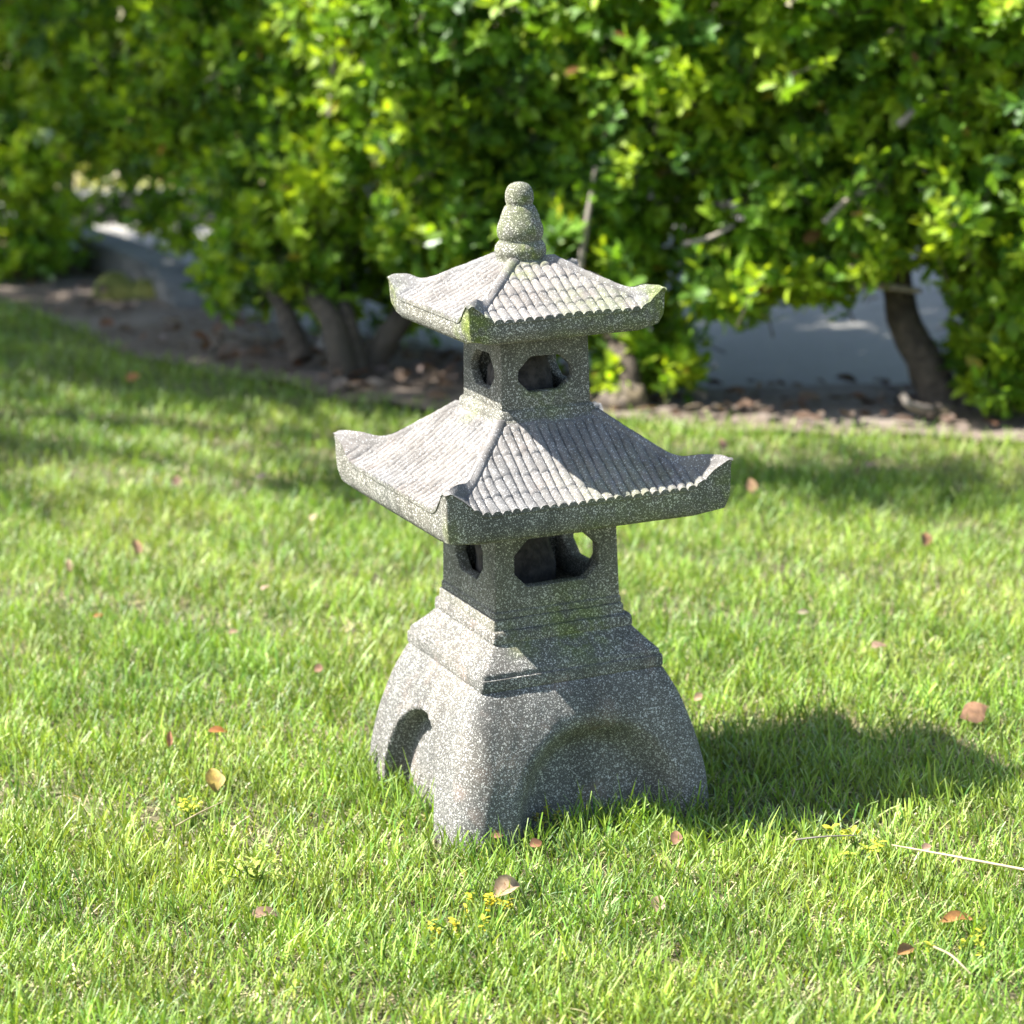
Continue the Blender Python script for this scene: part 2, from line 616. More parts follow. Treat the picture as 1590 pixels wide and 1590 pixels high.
base = link_mesh('base', make_profile('base', fine, 121, 0.0007, arch=((.118, .140, .043, .36, .012), (.118, .138, .04, .2, 0), (.118, .138, .04, .2, 0), (.086, .126, .032, .11, -.006)), seed=2), M_BASE, pagoda)
base.location = (0.0022, 0, 0)
step = link_mesh('step_moulding', make_profile('step_moulding',
                 [(.2505, .0912, .003), (.2630, .0908, .003), (.2650, .0896, .003), (.2655, .0872, .003), (.2668, .0868, .003),
                  (.2672, .0888, .003), (.2735, .0884, .003), (.2752, .0866, .003)], 31, 0.0004, seed=4), M_STONE, pagoda)
box1 = link_mesh('lower_lantern_box', make_box('lower_lantern_box', .0868, .0840, .2745, .3955, .0590, .3025, .3640, .0190, .017, .045), M_STONE, pagoda)
roof1 = link_mesh('lower_roof', make_roof('lower_roof', .190, .070, .431, .510, .3935, .0125, .0268, .039, 1.22, .0105, 0.0050, 1), M_TILE, pagoda)
neck = link_mesh('neck_moulding', make_profile('neck_moulding',
                 [(.4955, .0800, .004), (.5020, .0775, .004), (.5065, .0735, .004), (.5100, .0705, .003), (.5125, .0690, .003), (.5135, .0672, .003),
                  (.5225, .0650, .003), (.5240, .0636, .003), (.5246, .0622, .003), (.5260, .0616, .003)], 31, 0.0005, seed=6), M_STONE, pagoda)
box2 = link_mesh('upper_lantern_box', make_box('upper_lantern_box', .0612, .0598, .5252, .6245, .0375, .5455, .5905, .0165, .013, .037), M_STONE, pagoda)
roof2 = link_mesh('upper_roof', make_roof('upper_roof', .1325, .030, .6515, .7035, .6225, .0131, .0235, .027, 1.12, .0105, .0048, 5), M_TILE, pagoda)
for r_ in (roof1, roof2):      # the eaves' edges and undersides keep the raw speckled stone
    me = r_.data
    me.materials.append(M_STONE)
    nrm = np.empty(len(me.polygons) * 3, np.float32)
    me.polygons.foreach_get('normal', nrm)
    idx = (nrm.reshape(-1, 3)[:, 2] < 0.20).astype(np.int32)
    cen = np.empty(len(me.polygons) * 3, np.float32)
    me.polygons.foreach_get('center', cen)
    cen = cen.reshape(-1, 3)
    s_ = .19 if r_ is roof1 else .1325
    idx &= (np.abs(cen[:, :2]).max(1) > s_ - 0.0052).astype(np.int32) | (cen[:, 2] < (.41 if r_ is roof1 else .635)).astype(np.int32)
    me.polygons.foreach_set('material_index', idx)
fin = [(.034, .692), (.0335, .7000), (.0305, .7035), (.0300, .7060), (.0315, .7100), (.0325, .7150), (.0318, .7205), (.0286, .7255), (.0256, .7280),
       (.0272, .7300), (.0288, .7345), (.0292, .7400), (.0284, .7455), (.0262, .7520), (.0252, .7540), (.0240, .7590), (.0212, .7650), (.0184, .7700),
       (.0160, .7722), (.0170, .7745), (.0178, .7780), (.0180, .7830), (.0172, .7885), (.0150, .7935), (.0110, .7975), (.0060, .7995), (.0015, .8002)]
finial = link_mesh('finial', lathe('finial', fin, 48, 3), M_STONE, pagoda)
finial.location = (-0.004, 0.0, 0)
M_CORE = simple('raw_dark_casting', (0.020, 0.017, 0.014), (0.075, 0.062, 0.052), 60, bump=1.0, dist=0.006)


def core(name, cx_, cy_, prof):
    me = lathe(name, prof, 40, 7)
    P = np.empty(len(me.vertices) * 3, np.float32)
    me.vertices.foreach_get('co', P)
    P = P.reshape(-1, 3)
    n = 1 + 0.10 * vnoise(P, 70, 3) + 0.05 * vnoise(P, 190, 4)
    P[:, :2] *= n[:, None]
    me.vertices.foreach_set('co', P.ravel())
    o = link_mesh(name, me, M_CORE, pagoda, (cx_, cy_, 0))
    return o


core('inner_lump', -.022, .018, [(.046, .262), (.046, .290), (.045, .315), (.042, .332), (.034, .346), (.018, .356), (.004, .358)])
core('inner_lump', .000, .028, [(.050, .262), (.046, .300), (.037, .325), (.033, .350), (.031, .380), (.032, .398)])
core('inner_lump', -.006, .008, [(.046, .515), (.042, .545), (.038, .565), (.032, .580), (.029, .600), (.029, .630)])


# ------------------------------------------------------------------ leaves as real geometry
def leaf_mesh(name, base, axis, nrm, length, width, col, curl=0.15, fold=0.25, levels=((.14, .55), (.38, 1.0), (.66, .9), (.88, .5)), mat=None):
    """base, axis, nrm: (N,3); length, width: (N,); col: (N,3)"""
    N = len(base)
    axis = norm(axis)
    side = norm(np.cross(axis, nrm))
    up = np.cross(side, axis)
    L, W = length[:, None], width[:, None]
    curl = np.broadcast_to(curl, (N,))[:, None]
    fold = np.broadcast_to(fold, (N,))[:, None]
    parts = [base]
    for (t, wd) in levels:
        c = base + axis * L * t - up * L * curl * t * t
        parts += [c - side * W * 0.5 * wd + up * W * 0.5 * wd * fold, c, c + side * W * 0.5 * wd + up * W * 0.5 * wd * fold]
    parts.append(base + axis * L - up * L * curl)
    V = np.stack(parts, 1)
    nv = V.shape[1]
    n = len(levels)
    F = [(0, 2, 1), (0, 3, 2)]
    Q = []
    for i in range(n - 1):
        a = 1 + 3 * i
        Q += [(a, a + 1, a + 4, a + 3), (a + 1, a + 2, a + 5, a + 4)]
    a = 1 + 3 * (n - 1)
    F += [(a, a + 1, nv - 1), (a + 1, a + 2, nv - 1)]
    loop1 = np.array([i for f in F for i in f] + [i for f in Q for i in f])
    size1 = np.array([3] * len(F) + [4] * len(Q))
    loops = (loop1[None, :] + (np.arange(N) * nv)[:, None]).ravel()
    sizes = np.tile(size1, N)
    C = np.repeat(col, nv, axis=0)
    return mesh_np(name, V.reshape(-1, 3), loops, sizes, C)


def tubes_mesh(name, paths, sides=6, wob=0.0, seed=0):
    """paths: list of (points (k,3), radii (k,))"""
    Vs, Ls, Ss = [], [], []
    off = 0
    r = np.random.default_rng(seed)
    for pts, rad in paths:
        pts = np.asarray(pts, float)
        rad = np.asarray(rad, float)
        tan = norm(np.gradient(pts, axis=0))
        ref = np.array([0.3, 0.9, 0.2]) if abs(tan[0, 1]) < 0.8 else np.array([1.0, 0.1, 0.1])
        a = norm(np.cross(tan, ref))
        b = np.cross(tan, a)
        th = np.linspace(0, 2 * PI, sides, endpoint=False)
        ring = (a[:, None, :] * np.cos(th)[None, :, None] + b[:, None, :] * np.sin(th)[None, :, None])
        rr = rad[:, None, None] * (1 + wob * r.normal(size=(len(pts), sides, 1)))
        V = pts[:, None, :] + ring * rr
        k = len(pts)
        for i in range(k - 1):
            for j in range(sides):
                Ls += [off + i * sides + j, off + i * sides + (j + 1) % sides, off + (i + 1) * sides + (j + 1) % sides, off + (i + 1) * sides + j]
                Ss.append(4)
        Ls += [off + (k - 1) * sides + j for j in range(sides)]
        Ss.append(sides)
        Vs.append(V.reshape(-1, 3))
        off += k * sides
    return mesh_np(name, np.concatenate(Vs), Ls, Ss)


def curve(ctrl, rad, n=16):
    """Catmull-Rom through control points"""
    P = np.asarray(ctrl, float)
    P = np.vstack([2 * P[0] - P[1], P, 2 * P[-1] - P[-2]])
    Rr = np.interp(np.linspace(0, 1, n), np.linspace(0, 1, len(rad)), rad)
    out = []
    m = len(P) - 3
    for s in np.linspace(0, m - 1e-6, n):
        i = int(s)
        t = s - i
        p0, p1, p2, p3 = P[i:i + 4]
        out.append(0.5 * ((2 * p1) + (-p0 + p2) * t + (2 * p0 - 5 * p1 + 4 * p2 - p3) * t * t + (-p0 + 3 * p1 - 3 * p2 + p3) * t ** 3))
    return np.array(out), Rr


# ------------------------------------------------------------------ ground
EDGE = np.array([(-6, 12.5), (-3.2, 9.6), (-1.9, 7.75), (-1.32, 7.02), (-.95, 6.37), (-.71, 6.10), (-.43, 5.80), (-.16, 5.62), (.29, 5.45), (.56, 5.36),
                 (1.0, 5.20), (1.6, 5.08), (3, 4.9), (8, 4.4)])
STREET = np.array([(-6, 13.6), (-3.2, 10.8), (-1.9, 8.8), (-1.22, 7.75), (-.93, 7.12), (-.62, 6.72), (-.2, 6.3), (.2, 5.92), (.45, 5.72), (1.0, 5.74),
                   (1.6, 5.66), (3, 5.5), (8, 5.0)])


def edge_y(x):
    return np.interp(x, EDGE[:, 0], EDGE[:, 1]) + 0.03 * np.sin(x * 9) + 0.018 * np.sin(x * 23 + 1)


def street_y(x):
    return np.interp(x, STREET[:, 0], STREET[:, 1])


def strip_mesh(name, xs, y0, y1, z, rows=8, bump=None):
    V = []
    for r in np.linspace(0, 1, rows):
        y = y0 + (y1 - y0) * r
        V.append(np.stack([xs, y, np.full_like(xs, z)], 1))
    V = np.concatenate(V)
    if bump:
        V[:, 2] += vnoise(V[:, :2], bump[0], 3) * bump[1]
    F = grid_faces(rows, len(xs))
    return mesh_np(name, V, F.ravel(), [4] * len(F))


g = strip_mesh('ground', np.linspace(-60, 60, 40), np.full(40, -40.0), np.full(40, 90.0), -0.012, 40)
tag(link_mesh('ground', g, M_SOIL), kind='structure')
xs = np.linspace(-6, 7, 160)
tag(link_mesh('planting_bed', strip_mesh('planting_bed', xs, edge_y(xs) - 0.05, street_y(xs) + 0.02, 0.004, 24, (7, 0.008)), M_BED), kind='structure')
xs = np.linspace(-6, 8, 80)
tag(link_mesh('street', strip_mesh('street', xs, street_y(xs), np.full(80, 8.75) + 0.0 * xs + np.where(xs < -1.9, 6.0, 0), -0.004, 12), M_ASPH), kind='structure')
xs = np.linspace(-30, 30, 60)
tag(link_mesh('far_verge', strip_mesh('far_verge', xs, np.where(xs < -1.9, 14.9, 8.75), np.full(60, 22.0), 0.0, 20, (3, 0.03)), M_VERGE), kind='structure')


def kerb_mesh(name, pts, wd, hh, z0=0.0, taper=False):
    pts = np.asarray(pts, float)
    tan = norm(np.gradient(pts, axis=0))
    nn = np.stack([-tan[:, 1], tan[:, 0]], 1)
    b = 0.012
    c = math.copysign(b, wd)
    prof = [(0, 0), (0, hh - b), (c, hh), (wd - c, hh), (wd, hh - b), (wd, 0)]
    V = []
    for (o, z) in prof:
        V.append(np.column_stack([pts + nn * o, np.full(len(pts), z0 + z)]))
    V = np.stack(V, 1)
    if taper:
        V[:, :, 2] = z0 + (V[:, :, 2] - z0) * np.clip(np.linspace(1, 0, len(pts)) * 2.4, 0.02, 1)[:, None] ** 0.7
    V = V.reshape(-1, 3)
    F = grid_faces(len(pts), len(prof))
    if wd < 0:
        F = F[:, ::-1]
    return finish(mesh_np(name, V, F.ravel(), [4] * len(F)), 30)


kp, _ = curve([(-3.2, 10.75, 0), (-1.95, 8.85, 0), (-1.33, 7.82, 0), (-1.06, 7.30, 0), (-.95, 7.06, 0), (-.90, 6.95, 0)], [1, 1], 40)
tag(link_mesh('kerb', kerb_mesh('kerb', kp[:, :2], 0.13, 0.10, -0.01, True), M_KERB), kind='structure')
xs = np.linspace(-1.9, 9, 40)
kk_ = np.stack([xs, np.full(40, 8.72)], 1)
tag(link_mesh('kerb', kerb_mesh('kerb', kk_, 0.13, 0.11, -0.01), M_KERB), kind='structure')

# ------------------------------------------------------------------ grass
CA, SA = math.cos(PROT), math.sin(PROT)


def inside_base(x, y, hw):
    dx, dy = x - PX, y - PY
    lx, ly = dx * CA + dy * SA, -dx * SA + dy * CA
    return np.maximum(np.abs(lx), np.abs(ly)) < hw


def make_grass():
    pts = []
    # (x half width as a function of depth, density per square metre)
    for (y0, y1, dens) in ((2.2, 3.0, 68000), (3.0, 3.9, 56000), (3.9, 4.9, 36000), (4.9, 7.3, 20000)):
        hw = 0.26 * y1 + 0.08
        n = int(2 * hw * (y1 - y0) * dens)
        p = np.column_stack([rng.uniform(-hw, hw, n), rng.uniform(y0, y1, n)])
        pts.append(p)
    for (x0, x1, y0, y1, dens) in ((-4.5, 4.5, 0.6, 9.5, 2600),):
        n = int((x1 - x0) * (y1 - y0) * dens)
        p = np.column_stack([rng.uniform(x0, x1, n), rng.uniform(y0, y1, n)])
        out = (np.abs(p[:, 0]) > 0.26 * p[:, 1] + 0.08) | (p[:, 1] < 2.2)
        pts.append(p[out])
    P = np.concatenate(pts)
    P = P[P[:, 1] < edge_y(P[:, 0]) + rng.normal(0, 0.018, len(P))]
    P = P[~inside_base(P[:, 0], P[:, 1], 0.150)]
    # tufts: pull blades a little towards clump centres, thin some patches
    tuft = vnoise(P, 16, 5) * 0.6 + vnoise(P, 45, 6) * 0.5
    keep = rng.uniform(size=len(P)) < 0.66 + 0.55 * tuft
    P, tuft = P[keep], tuft[keep]
    N = len(P)
    patch = vnoise(P, 5.5, 8) * 0.5 + vnoise(P, 14, 9) * 0.5           # yellow / green patches
    far_b = ss(4.2, 6.0, P[:, 1])
    length = rng.gamma(16, 1 / 16, N) * (0.031 + 0.008 * tuft) * (1 - 0.1 * far_b)
    width = rng.uniform(0.0013, 0.0027, N) * (1 + 0.45 * far_b)
    outl = inside_base(P[:, 0], P[:, 1], 0.215)
    length = np.where(outl & (rng.uniform(size=N) < 0.6), length * 1.45, length)
    yaw = rng.uniform(0, 2 * PI, N) + (vnoise(P, 12, 15) * 1.5)
    lean = np.abs(rng.normal(0.22, 0.24, N)) + 0.03
    dead = rng.uniform(size=N) < 0.22 + 0.10 * patch
    lean = np.where(dead, rng.uniform(0.7, 1.5, N), lean)
    length = np.where(dead, length * rng.uniform(0.5, 1.0, N), length)
    lean = np.where(rng.uniform(size=N) < 0.10, rng.uniform(0.7, 1.3, N), lean)
    hd = np.stack([np.cos(yaw), np.sin(yaw), np.zeros(N)], 1)
    fy = yaw + rng.normal(PI / 2, 0.7, N)
    side = np.stack([np.cos(fy), np.sin(fy), rng.normal(0, .1, N)], 1)
    bend = rng.uniform(0.1, 0.75, N)
    base = np.column_stack([P, np.full(N, -0.008)])
    lv = [(0.0, 0.8), (0.35, 1.0), (0.7, 0.85), (1.0, 0.12)]
    blunt = rng.uniform(size=N) < 0.45                                  # mown tips
    V = np.empty((N, 8, 3))
    prev = base
    tprev = 0
    rings = []
    for (t, wd) in lv:
        ang = lean + bend * t
        d = hd * np.sin(ang)[:, None] + np.array([0, 0, 1.0]) * np.cos(ang)[:, None]
        prev = prev + d * (length * (t - tprev))[:, None]
        tprev = t
        wv = width * (np.where(blunt, 0.62, wd) if t == 1.0 else wd)
        rings.append((prev - side * (wv * .5)[:, None], prev + side * (wv * .5)[:, None]))
    for i, (a, b) in enumerate(rings):
        V[:, 2 * i], V[:, 2 * i + 1] = a, b
    V[:, :, 2] = np.maximum(V[:, :, 2], -0.008)
    one = np.array([0, 1, 3, 2, 2, 3, 5, 4, 4, 5, 7, 6])
    loops = (one[None, :] + (np.arange(N) * 8)[:, None]).ravel()
    # colours: fresh green, darker blue-green coarse blades, yellow-green, straw
    g1 = np.array([0.178, 0.300, 0.034])
    g2 = np.array([0.080, 0.185, 0.042])
    g3 = np.array([0.325, 0.400, 0.080])
    st = np.array([0.52, 0.46, 0.24])
    t1 = np.clip(rng.normal(0.35, 0.35, N) - 0.35 * tuft, 0, 1)[:, None]
    t2 = np.clip(rng.normal(0.28, 0.3, N) + 0.55 * patch, 0, 1)[:, None]
    c = g1 * (1 - t1) + g2 * t1
    c = c * (1 - t2) + g3 * t2
    c = np.where(dead[:, None], st * rng.uniform(0.55, 1.15, (N, 1)), c)
    c *= rng.uniform(0.62, 1.38, (N, 1))
    pale = np.array([0.34, 0.36, 0.17])
    tipc = np.where((blunt & (rng.uniform(size=N) < 0.4))[:, None], np.array([0.44, 0.44, 0.27]), c)
    C = np.empty((N, 8, 3))
    C[:, 0] = C[:, 1] = c * 0.7 + np.array([0.20, 0.165, 0.08]) * 0.3
    C[:, 2] = C[:, 3] = c
    C[:, 4] = C[:, 5] = c
    C[:, 6] = C[:, 7] = c * 0.5 + tipc * 0.5
    print('grass blades', N)
    return mesh_np('lawn_grass', V.reshape(-1, 3), loops, np.full(N * 3, 4), C.reshape(-1, 3))


lawn = link_mesh('lawn_grass', make_grass(), M_GRASS)
tag(lawn, 'short mown green lawn grass with straw coloured blades', 'grass', kind='stuff')


# ------------------------------------------------------------------ hedge shrubs
def ellipsoid_twigs(ells, n, seed, inner=0.62, ymax_front=None):
    """twig tips spread through the outer part of lumpy crowns; returns tips and outward normals"""
    r = np.random.default_rng(seed)
    ells = [(np.array(c, float), np.array(a, float)) for c, a in ells]
    area = np.array([(a[0] * a[1] + a[0] * a[2] + a[1] * a[2]) for _, a in ells])
    cnt = np.maximum(1, (n * area / area.sum()).astype(int))
    T, Nn = [], []
    for (c, a), k in zip(ells, cnt):
        d = norm(r.normal(size=(k, 3)))
        rho = inner + (1.06 - inner) * r.uniform(size=(k, 1)) ** 0.6
        lump = 1 + 0.20 * vnoise(d, 4.0, seed + 1)[:, None] + 0.10 * vnoise(d, 9.0, seed + 2)[:, None]
        rho = np.where(r.uniform(size=(k, 1)) < 0.12, r.uniform(1.0, 1.22, (k, 1)), rho)
        p = c + d * a * rho * lump
        nn = norm(d / a)
        T.append(p)
        Nn.append(nn)
    T, Nn = np.concatenate(T), np.concatenate(Nn)
    keep = np.ones(len(T), bool)
    for c, a in ells:                     # nothing deep inside another lump
        q = (((T - c) / a) ** 2).sum(1)
        keep &= ~(q < (inner * 0.92) ** 2)
    return T[keep], Nn[keep]


def foliage(name, ells, n_twigs, seed, parent, leaf_len=0.041, hole=None, palette=None, per=8, inner=0.62):
    r = np.random.default_rng(seed + 100)
    T, Nn = ellipsoid_twigs(ells, int(n_twigs * (1.7 if leaf_len < .1 else 1)), seed, inner)
    # open gaps
    gap = vnoise(T, 9, seed + 7) * 0.6 + vnoise(T, 21, seed + 8) * 0.5
    keep = gap > -0.85
    if hole is not None:
        keep &= ~hole(T)
    keep &= T[:, 2] > 0.02
    T, Nn = T[keep], Nn[keep]
    n = len(T)
    d = norm(Nn * 0.9 + np.array([0, -0.05, 0.55]) + r.normal(0, 0.45, (n, 3)))
    tl = r.uniform(0.05, 0.10, n)
    start = T - d * tl[:, None]
    k = per
    t = np.tile(np.linspace(0.15, 1.0, k), (n, 1)) + r.uniform(-.05, .05, (n, k))
    base = start[:, None, :] + d[:, None, :] * (tl[:, None] * t)[:, :, None]
    # perpendicular frame
    ref = np.where(np.abs(d[:, 2:3]) < 0.9, np.array([[0, 0, 1.0]]), np.array([[1.0, 0, 0]]))
    a = norm(np.cross(d, ref))
    b = np.cross(d, a)
    ph = r.uniform(0, 6.28, (n, 1)) + np.arange(k)[None, :] * 2.4 + r.normal(0, .3, (n, k))
    rad = a[:, None, :] * np.cos(ph)[:, :, None] + b[:, None, :] * np.sin(ph)[:, :, None]
    open_ = (1.15 - 0.65 * t)[:, :, None] + r.normal(0, .15, (n, k, 1))
    ax = norm(d[:, None, :] * np.cos(open_) + rad * np.sin(open_) + np.array([0, 0, -0.08]))
    nr = norm(d[:, None, :] * np.sin(open_) - rad * np.cos(open_) + r.normal(0, .22, (n, k, 3)) + np.array([-.55, -.10, .55]))
    N = n * k
    L = leaf_len * r.uniform(0.62, 1.2, (n, k)) * (1.05 - 0.35 * np.clip(t - .8, 0, 1))
    W = L * r.uniform(0.42, 0.56, (n, k))
    if palette is None:
        palette = [(0.070, 0.165, 0.030), (0.165, 0.320, 0.020), (0.355, 0.480, 0.028)]
    pal = np.array(palette)
    young = np.clip(r.normal(0.55, 0.30, (n, 1)) + 0.35 * (t - 0.6) + 0.25 * vnoise(T, 6, seed + 4)[:, None], 0, 1)
    y2 = young[:, :, None] * 2
    c = np.where(y2 < 1, pal[0] * (1 - y2) + pal[1] * y2, pal[1] * (2 - y2) + pal[2] * (y2 - 1))
    c = c * r.uniform(0.8, 1.2, (n, k, 1))
    odd = r.uniform(size=(n, k, 1))
    c = np.where(odd > 0.994, np.array([0.40, 0.33, 0.04]), c)
    c = np.where(odd < 0.004, np.array([0.26, 0.13, 0.05]), c)
    me = leaf_mesh(name, base.reshape(-1, 3), ax.reshape(-1, 3), nr.reshape(-1, 3), L.ravel(), W.ravel(), c.reshape(-1, 3),
                   curl=r.uniform(0.0, 0.3, N), fold=r.uniform(0.1, 0.4, N))
    o = link_mesh(name, me, M_LEAF, parent)
    if leaf_len > .1:
        return o
    tw = []
    for i in range(0, n, 3):
        tw.append((np.array([start[i] - d[i] * 0.025 + np.array([0, 0.01, 0.0]), start[i], T[i]]), [0.0024, 0.0020, 0.0010]))
    tag(link_mesh('twigs', tubes_mesh('twigs', tw, 4), M_BARK, parent), kind='stuff')
    return o


def shrub(label, ells, trunks, n_twigs, seed, branches=(), hole=None, leaf_len=0.041, palette=None, per=8, group='shrubs of the leafy hedge', inner=0.62):
    b0 = np.array(trunks[0][0][0]) if trunks else np.array(ells[0][0]) * np.array([1, 1, 0])
    root = empty('hedge_shrub', (0, 0, 0))
    root.location = (b0[0], b0[1], 0)
    inv = np.array([b0[0], b0[1], 0.0])
    ells = [(np.array(c) - inv, a) for c, a in ells]
    hl = (lambda T: hole(T + inv)) if hole else None
    foliage('foliage', ells, n_twigs, seed, root, leaf_len, hl, palette, per, inner)
    for ctrl, rad in trunks:
        p, rr = curve([np.array(c) - inv for c in ctrl], rad, 18)
        link_mesh('trunk', tubes_mesh('trunk', [(p, rr)], 12, 0.05, seed), M_BARK, root)
    for ctrl, rad in branches:
        p, rr = curve([np.array(c) - inv for c in ctrl], rad, 12)
        link_mesh('branch', tubes_mesh('branch', [(p, rr)], 8, 0.04, seed), M_PALEBARK, root)
    return tag(root, label, 'shrub', group)


def y_crown(px):
    return np.interp(px, [0, 190, 330, 500, 700, 820, 960, 1110, 1270, 1450, 1600], [7.75, 7.05, 6.7, 6.3, 6.05, 5.95, 5.85, 5.74, 5.64, 5.54, 5.45])


def pe(px, py, Y, rx, rz, ry=0.32):
    """a crown lump seen at a photo pixel at depth Y, radii in photo pixels across and up"""
    if ry > 0.15:
        Y = y_crown(px) + 0.05 * math.sin(px * 0.7 + py * 1.3) - (0.32 - ry) * 0.5
    s = Y / FPX * 1.03
    return (at(px, py, Y), (rx * s, ry, rz * s))


def top(px, Y, z, rx, rz, ry=0.42):
    z, rz = z - 0.18, rz * 0.9
    Y = y_crown(px)
    p = at(px, 200, Y)
    return ((p[0], p[1], z), (rx, ry, rz))


def hole_left(T):       # the street shows under the left shrubs
    return (T[:, 2] < 0.50) & (T[:, 0] < -0.8) & (T[:, 0] > -1.5)


# far left
shrub('shrub at the left end of the hedge, partly beyond the frame, dark beneath',
      [pe(0, 110, 7.5, 130, 170), pe(60, 200, 7.4, 90, 75), pe(-120, 250, 7.6, 120, 200), pe(20, 395, 7.6, 55, 60, .2), pe(100, 400, 7.7, 60, 45, .15), pe(60, 350, 7.5, 45, 70, .15),
       top(30, 7.6, 1.25, .45, .40), top(-150, 7.8, 1.1, .45, .5)],
      [([at(92, 425, 7.7), at(88, 350, 7.7), at(105, 290, 7.7), at(110, 190, 7.7)], [.028, .022, .02, .015]),
       ([at(40, 430, 7.75), at(50, 340, 7.75), at(20, 250, 7.7)], [.022, .018, .014])], 1500, 21, leaf_len=.048)
# left of the pagoda
shrub('broad dense shrub left of the pagoda, over the yellow-green rock',
      [pe(190, 150, 6.7, 130, 110), pe(330, 120, 6.45, 150, 140), pe(420, 260, 6.25, 120, 130), pe(250, 215, 6.6, 70, 45, .2), pe(430, 380, 6.15, 100, 75, .25),
       pe(375, 425, 6.25, 70, 55, .2), pe(500, 330, 6.1, 55, 110, .25), pe(460, 120, 6.2, 70, 140), pe(515, 450, 6.15, 50, 40, .15),
       pe(535, 140, 6.75, 60, 150, .15), pe(560, 20, 6.7, 60, 100, .15), top(200, 6.7, 1.15, .45, .42), top(430, 6.3, 1.2, .42, .45), pe(600, 400, 6.35, 60, 60, .14), pe(668, 376, 6.4, 45, 35, .1), pe(640, 470, 6.35, 60, 60, .14), pe(190, 318, 7.2, 95, 26, .05), pe(255, 340, 7.0, 50, 40, .08), pe(440, 370, 6.05, 105, 70, .14), pe(500, 270, 6.05, 60, 80, .14)],
      [([at(470, 560, 6.05), at(445, 490, 6.12), at(415, 420, 6.35), at(400, 330, 6.6)], [.030, .024, .020, .015]),
       ([at(535, 585, 5.92), at(515, 500, 5.95), at(475, 440, 6.15), at(450, 350, 6.5)], [.034, .028, .022, .016]),
       ([at(560, 575, 5.95), at(540, 490, 5.98), at(520, 430, 6.2), at(515, 300, 6.5)], [.022, .018, .016, .012]),
       ([at(580, 560, 6.0), at(620, 500, 6.0), at(665, 440, 6.2), at(690, 350, 6.4)], [.034, .030, .024, .016])], 2300, 22,
      branches=[([at(512, 180, 5.95), at(520, 90, 5.95), at(535, 20, 5.95), at(530, -60, 5.95)], [.008, .008, .007, .005]),
                ([at(528, 70, 5.95), at(560, 95, 5.92), at(600, 140, 5.9)], [.006, .005, .003])])
# behind the pagoda
shrub('tall bushy shrub directly behind the pagoda finial, its foliage reaching the ground',
      [pe(680, 140, 5.75, 110, 150), pe(820, 120, 5.65, 120, 160), pe(640, 330, 5.75, 70, 90, .28), pe(720, 330, 5.7, 80, 110), pe(860, 330, 5.6, 110, 120), pe(960, 240, 5.55, 100, 150),
       pe(960, 420, 5.55, 80, 90, .28), pe(700, 430, 5.85, 80, 50, .2), pe(820, 470, 5.8, 90, 70, .25), pe(1000, 520, 5.6, 75, 60, .22), pe(1050, 560, 5.62, 45, 45, .12), pe(960, 575, 5.65, 35, 40, .12),
       top(700, 5.75, 1.1, .36, .42), top(900, 5.6, 1.15, .40, .42)],
      [([at(985, 640, 5.56), at(970, 560, 5.58), at(930, 470, 5.8), at(900, 350, 5.95)], [.028, .024, .020, .014]),
       ([at(760, 600, 5.8), at(780, 500, 5.8), at(800, 380, 5.75)], [.030, .026, .018]),
       ([at(930, 600, 5.75), at(990, 594, 5.72), at(1040, 575, 5.7)], [.010, .008, .006])], 2500, 23,
      branches=[([at(900, 420, 5.55), at(912, 340, 5.52), at(925, 260, 5.55)], [.008, .006, .004]),
                ([at(1060, 380, 5.45), at(1100, 370, 5.45), at(1140, 350, 5.45)], [.006, .005, .004])])
# right
shrub('sunny shrub on a single curved brown trunk right of the pagoda',
      [pe(1110, 130, 5.5, 120, 150), pe(1270, 130, 5.45, 130, 160), pe(1180, 290, 5.4, 120, 120), pe(1330, 280, 5.4, 110, 120), pe(1130, 420, 5.42, 75, 65, .25), pe(1250, 400, 5.4, 95, 60, .28),
       pe(1340, 370, 5.42, 65, 55, .25), pe(1440, 130, 5.5, 110, 150), pe(1450, 300, 5.5, 80, 110),
       top(1150, 5.5, 1.1, .38, .42), top(1400, 5.5, 1.15, .40, .42)],
      [([at(1470, 640, 5.50), at(1440, 570, 5.52), at(1405, 500, 5.56), at(1392, 430, 5.6), at(1380, 330, 5.6)], [.046, .043, .037, .033, .024]),
       ([at(1500, 640, 5.46), at(1512, 560, 5.5), at(1530, 470, 5.55)], [.016, .013, .010])], 2700, 24,
      branches=[([at(1320, 448, 5.42), at(1360, 443, 5.4), at(1430, 452, 5.42)], [.008, .009, .006]),
                ([at(1345, 445, 5.45), at(1365, 415, 5.4), at(1385, 380, 5.4)], [.006, .006, .004]),
                ([at(1330, 302, 5.36), at(1390, 275, 5.38), at(1450, 245, 5.40), at(1480, 235, 5.33)], [.010, .010, .008, .005]),
                ([at(1280, 345, 5.27), at(1310, 315, 5.27), at(1335, 298, 5.27)], [.005, .006, .006]),
                ([at(1395, 195, 5.27), at(1430, 165, 5.27), at(1480, 140, 5.27)], [.008, .008, .005]),
                ([at(1400, 612, 5.3), at(1415, 630, 5.3), at(1450, 636, 5.35)], [.008, .010, .008])])
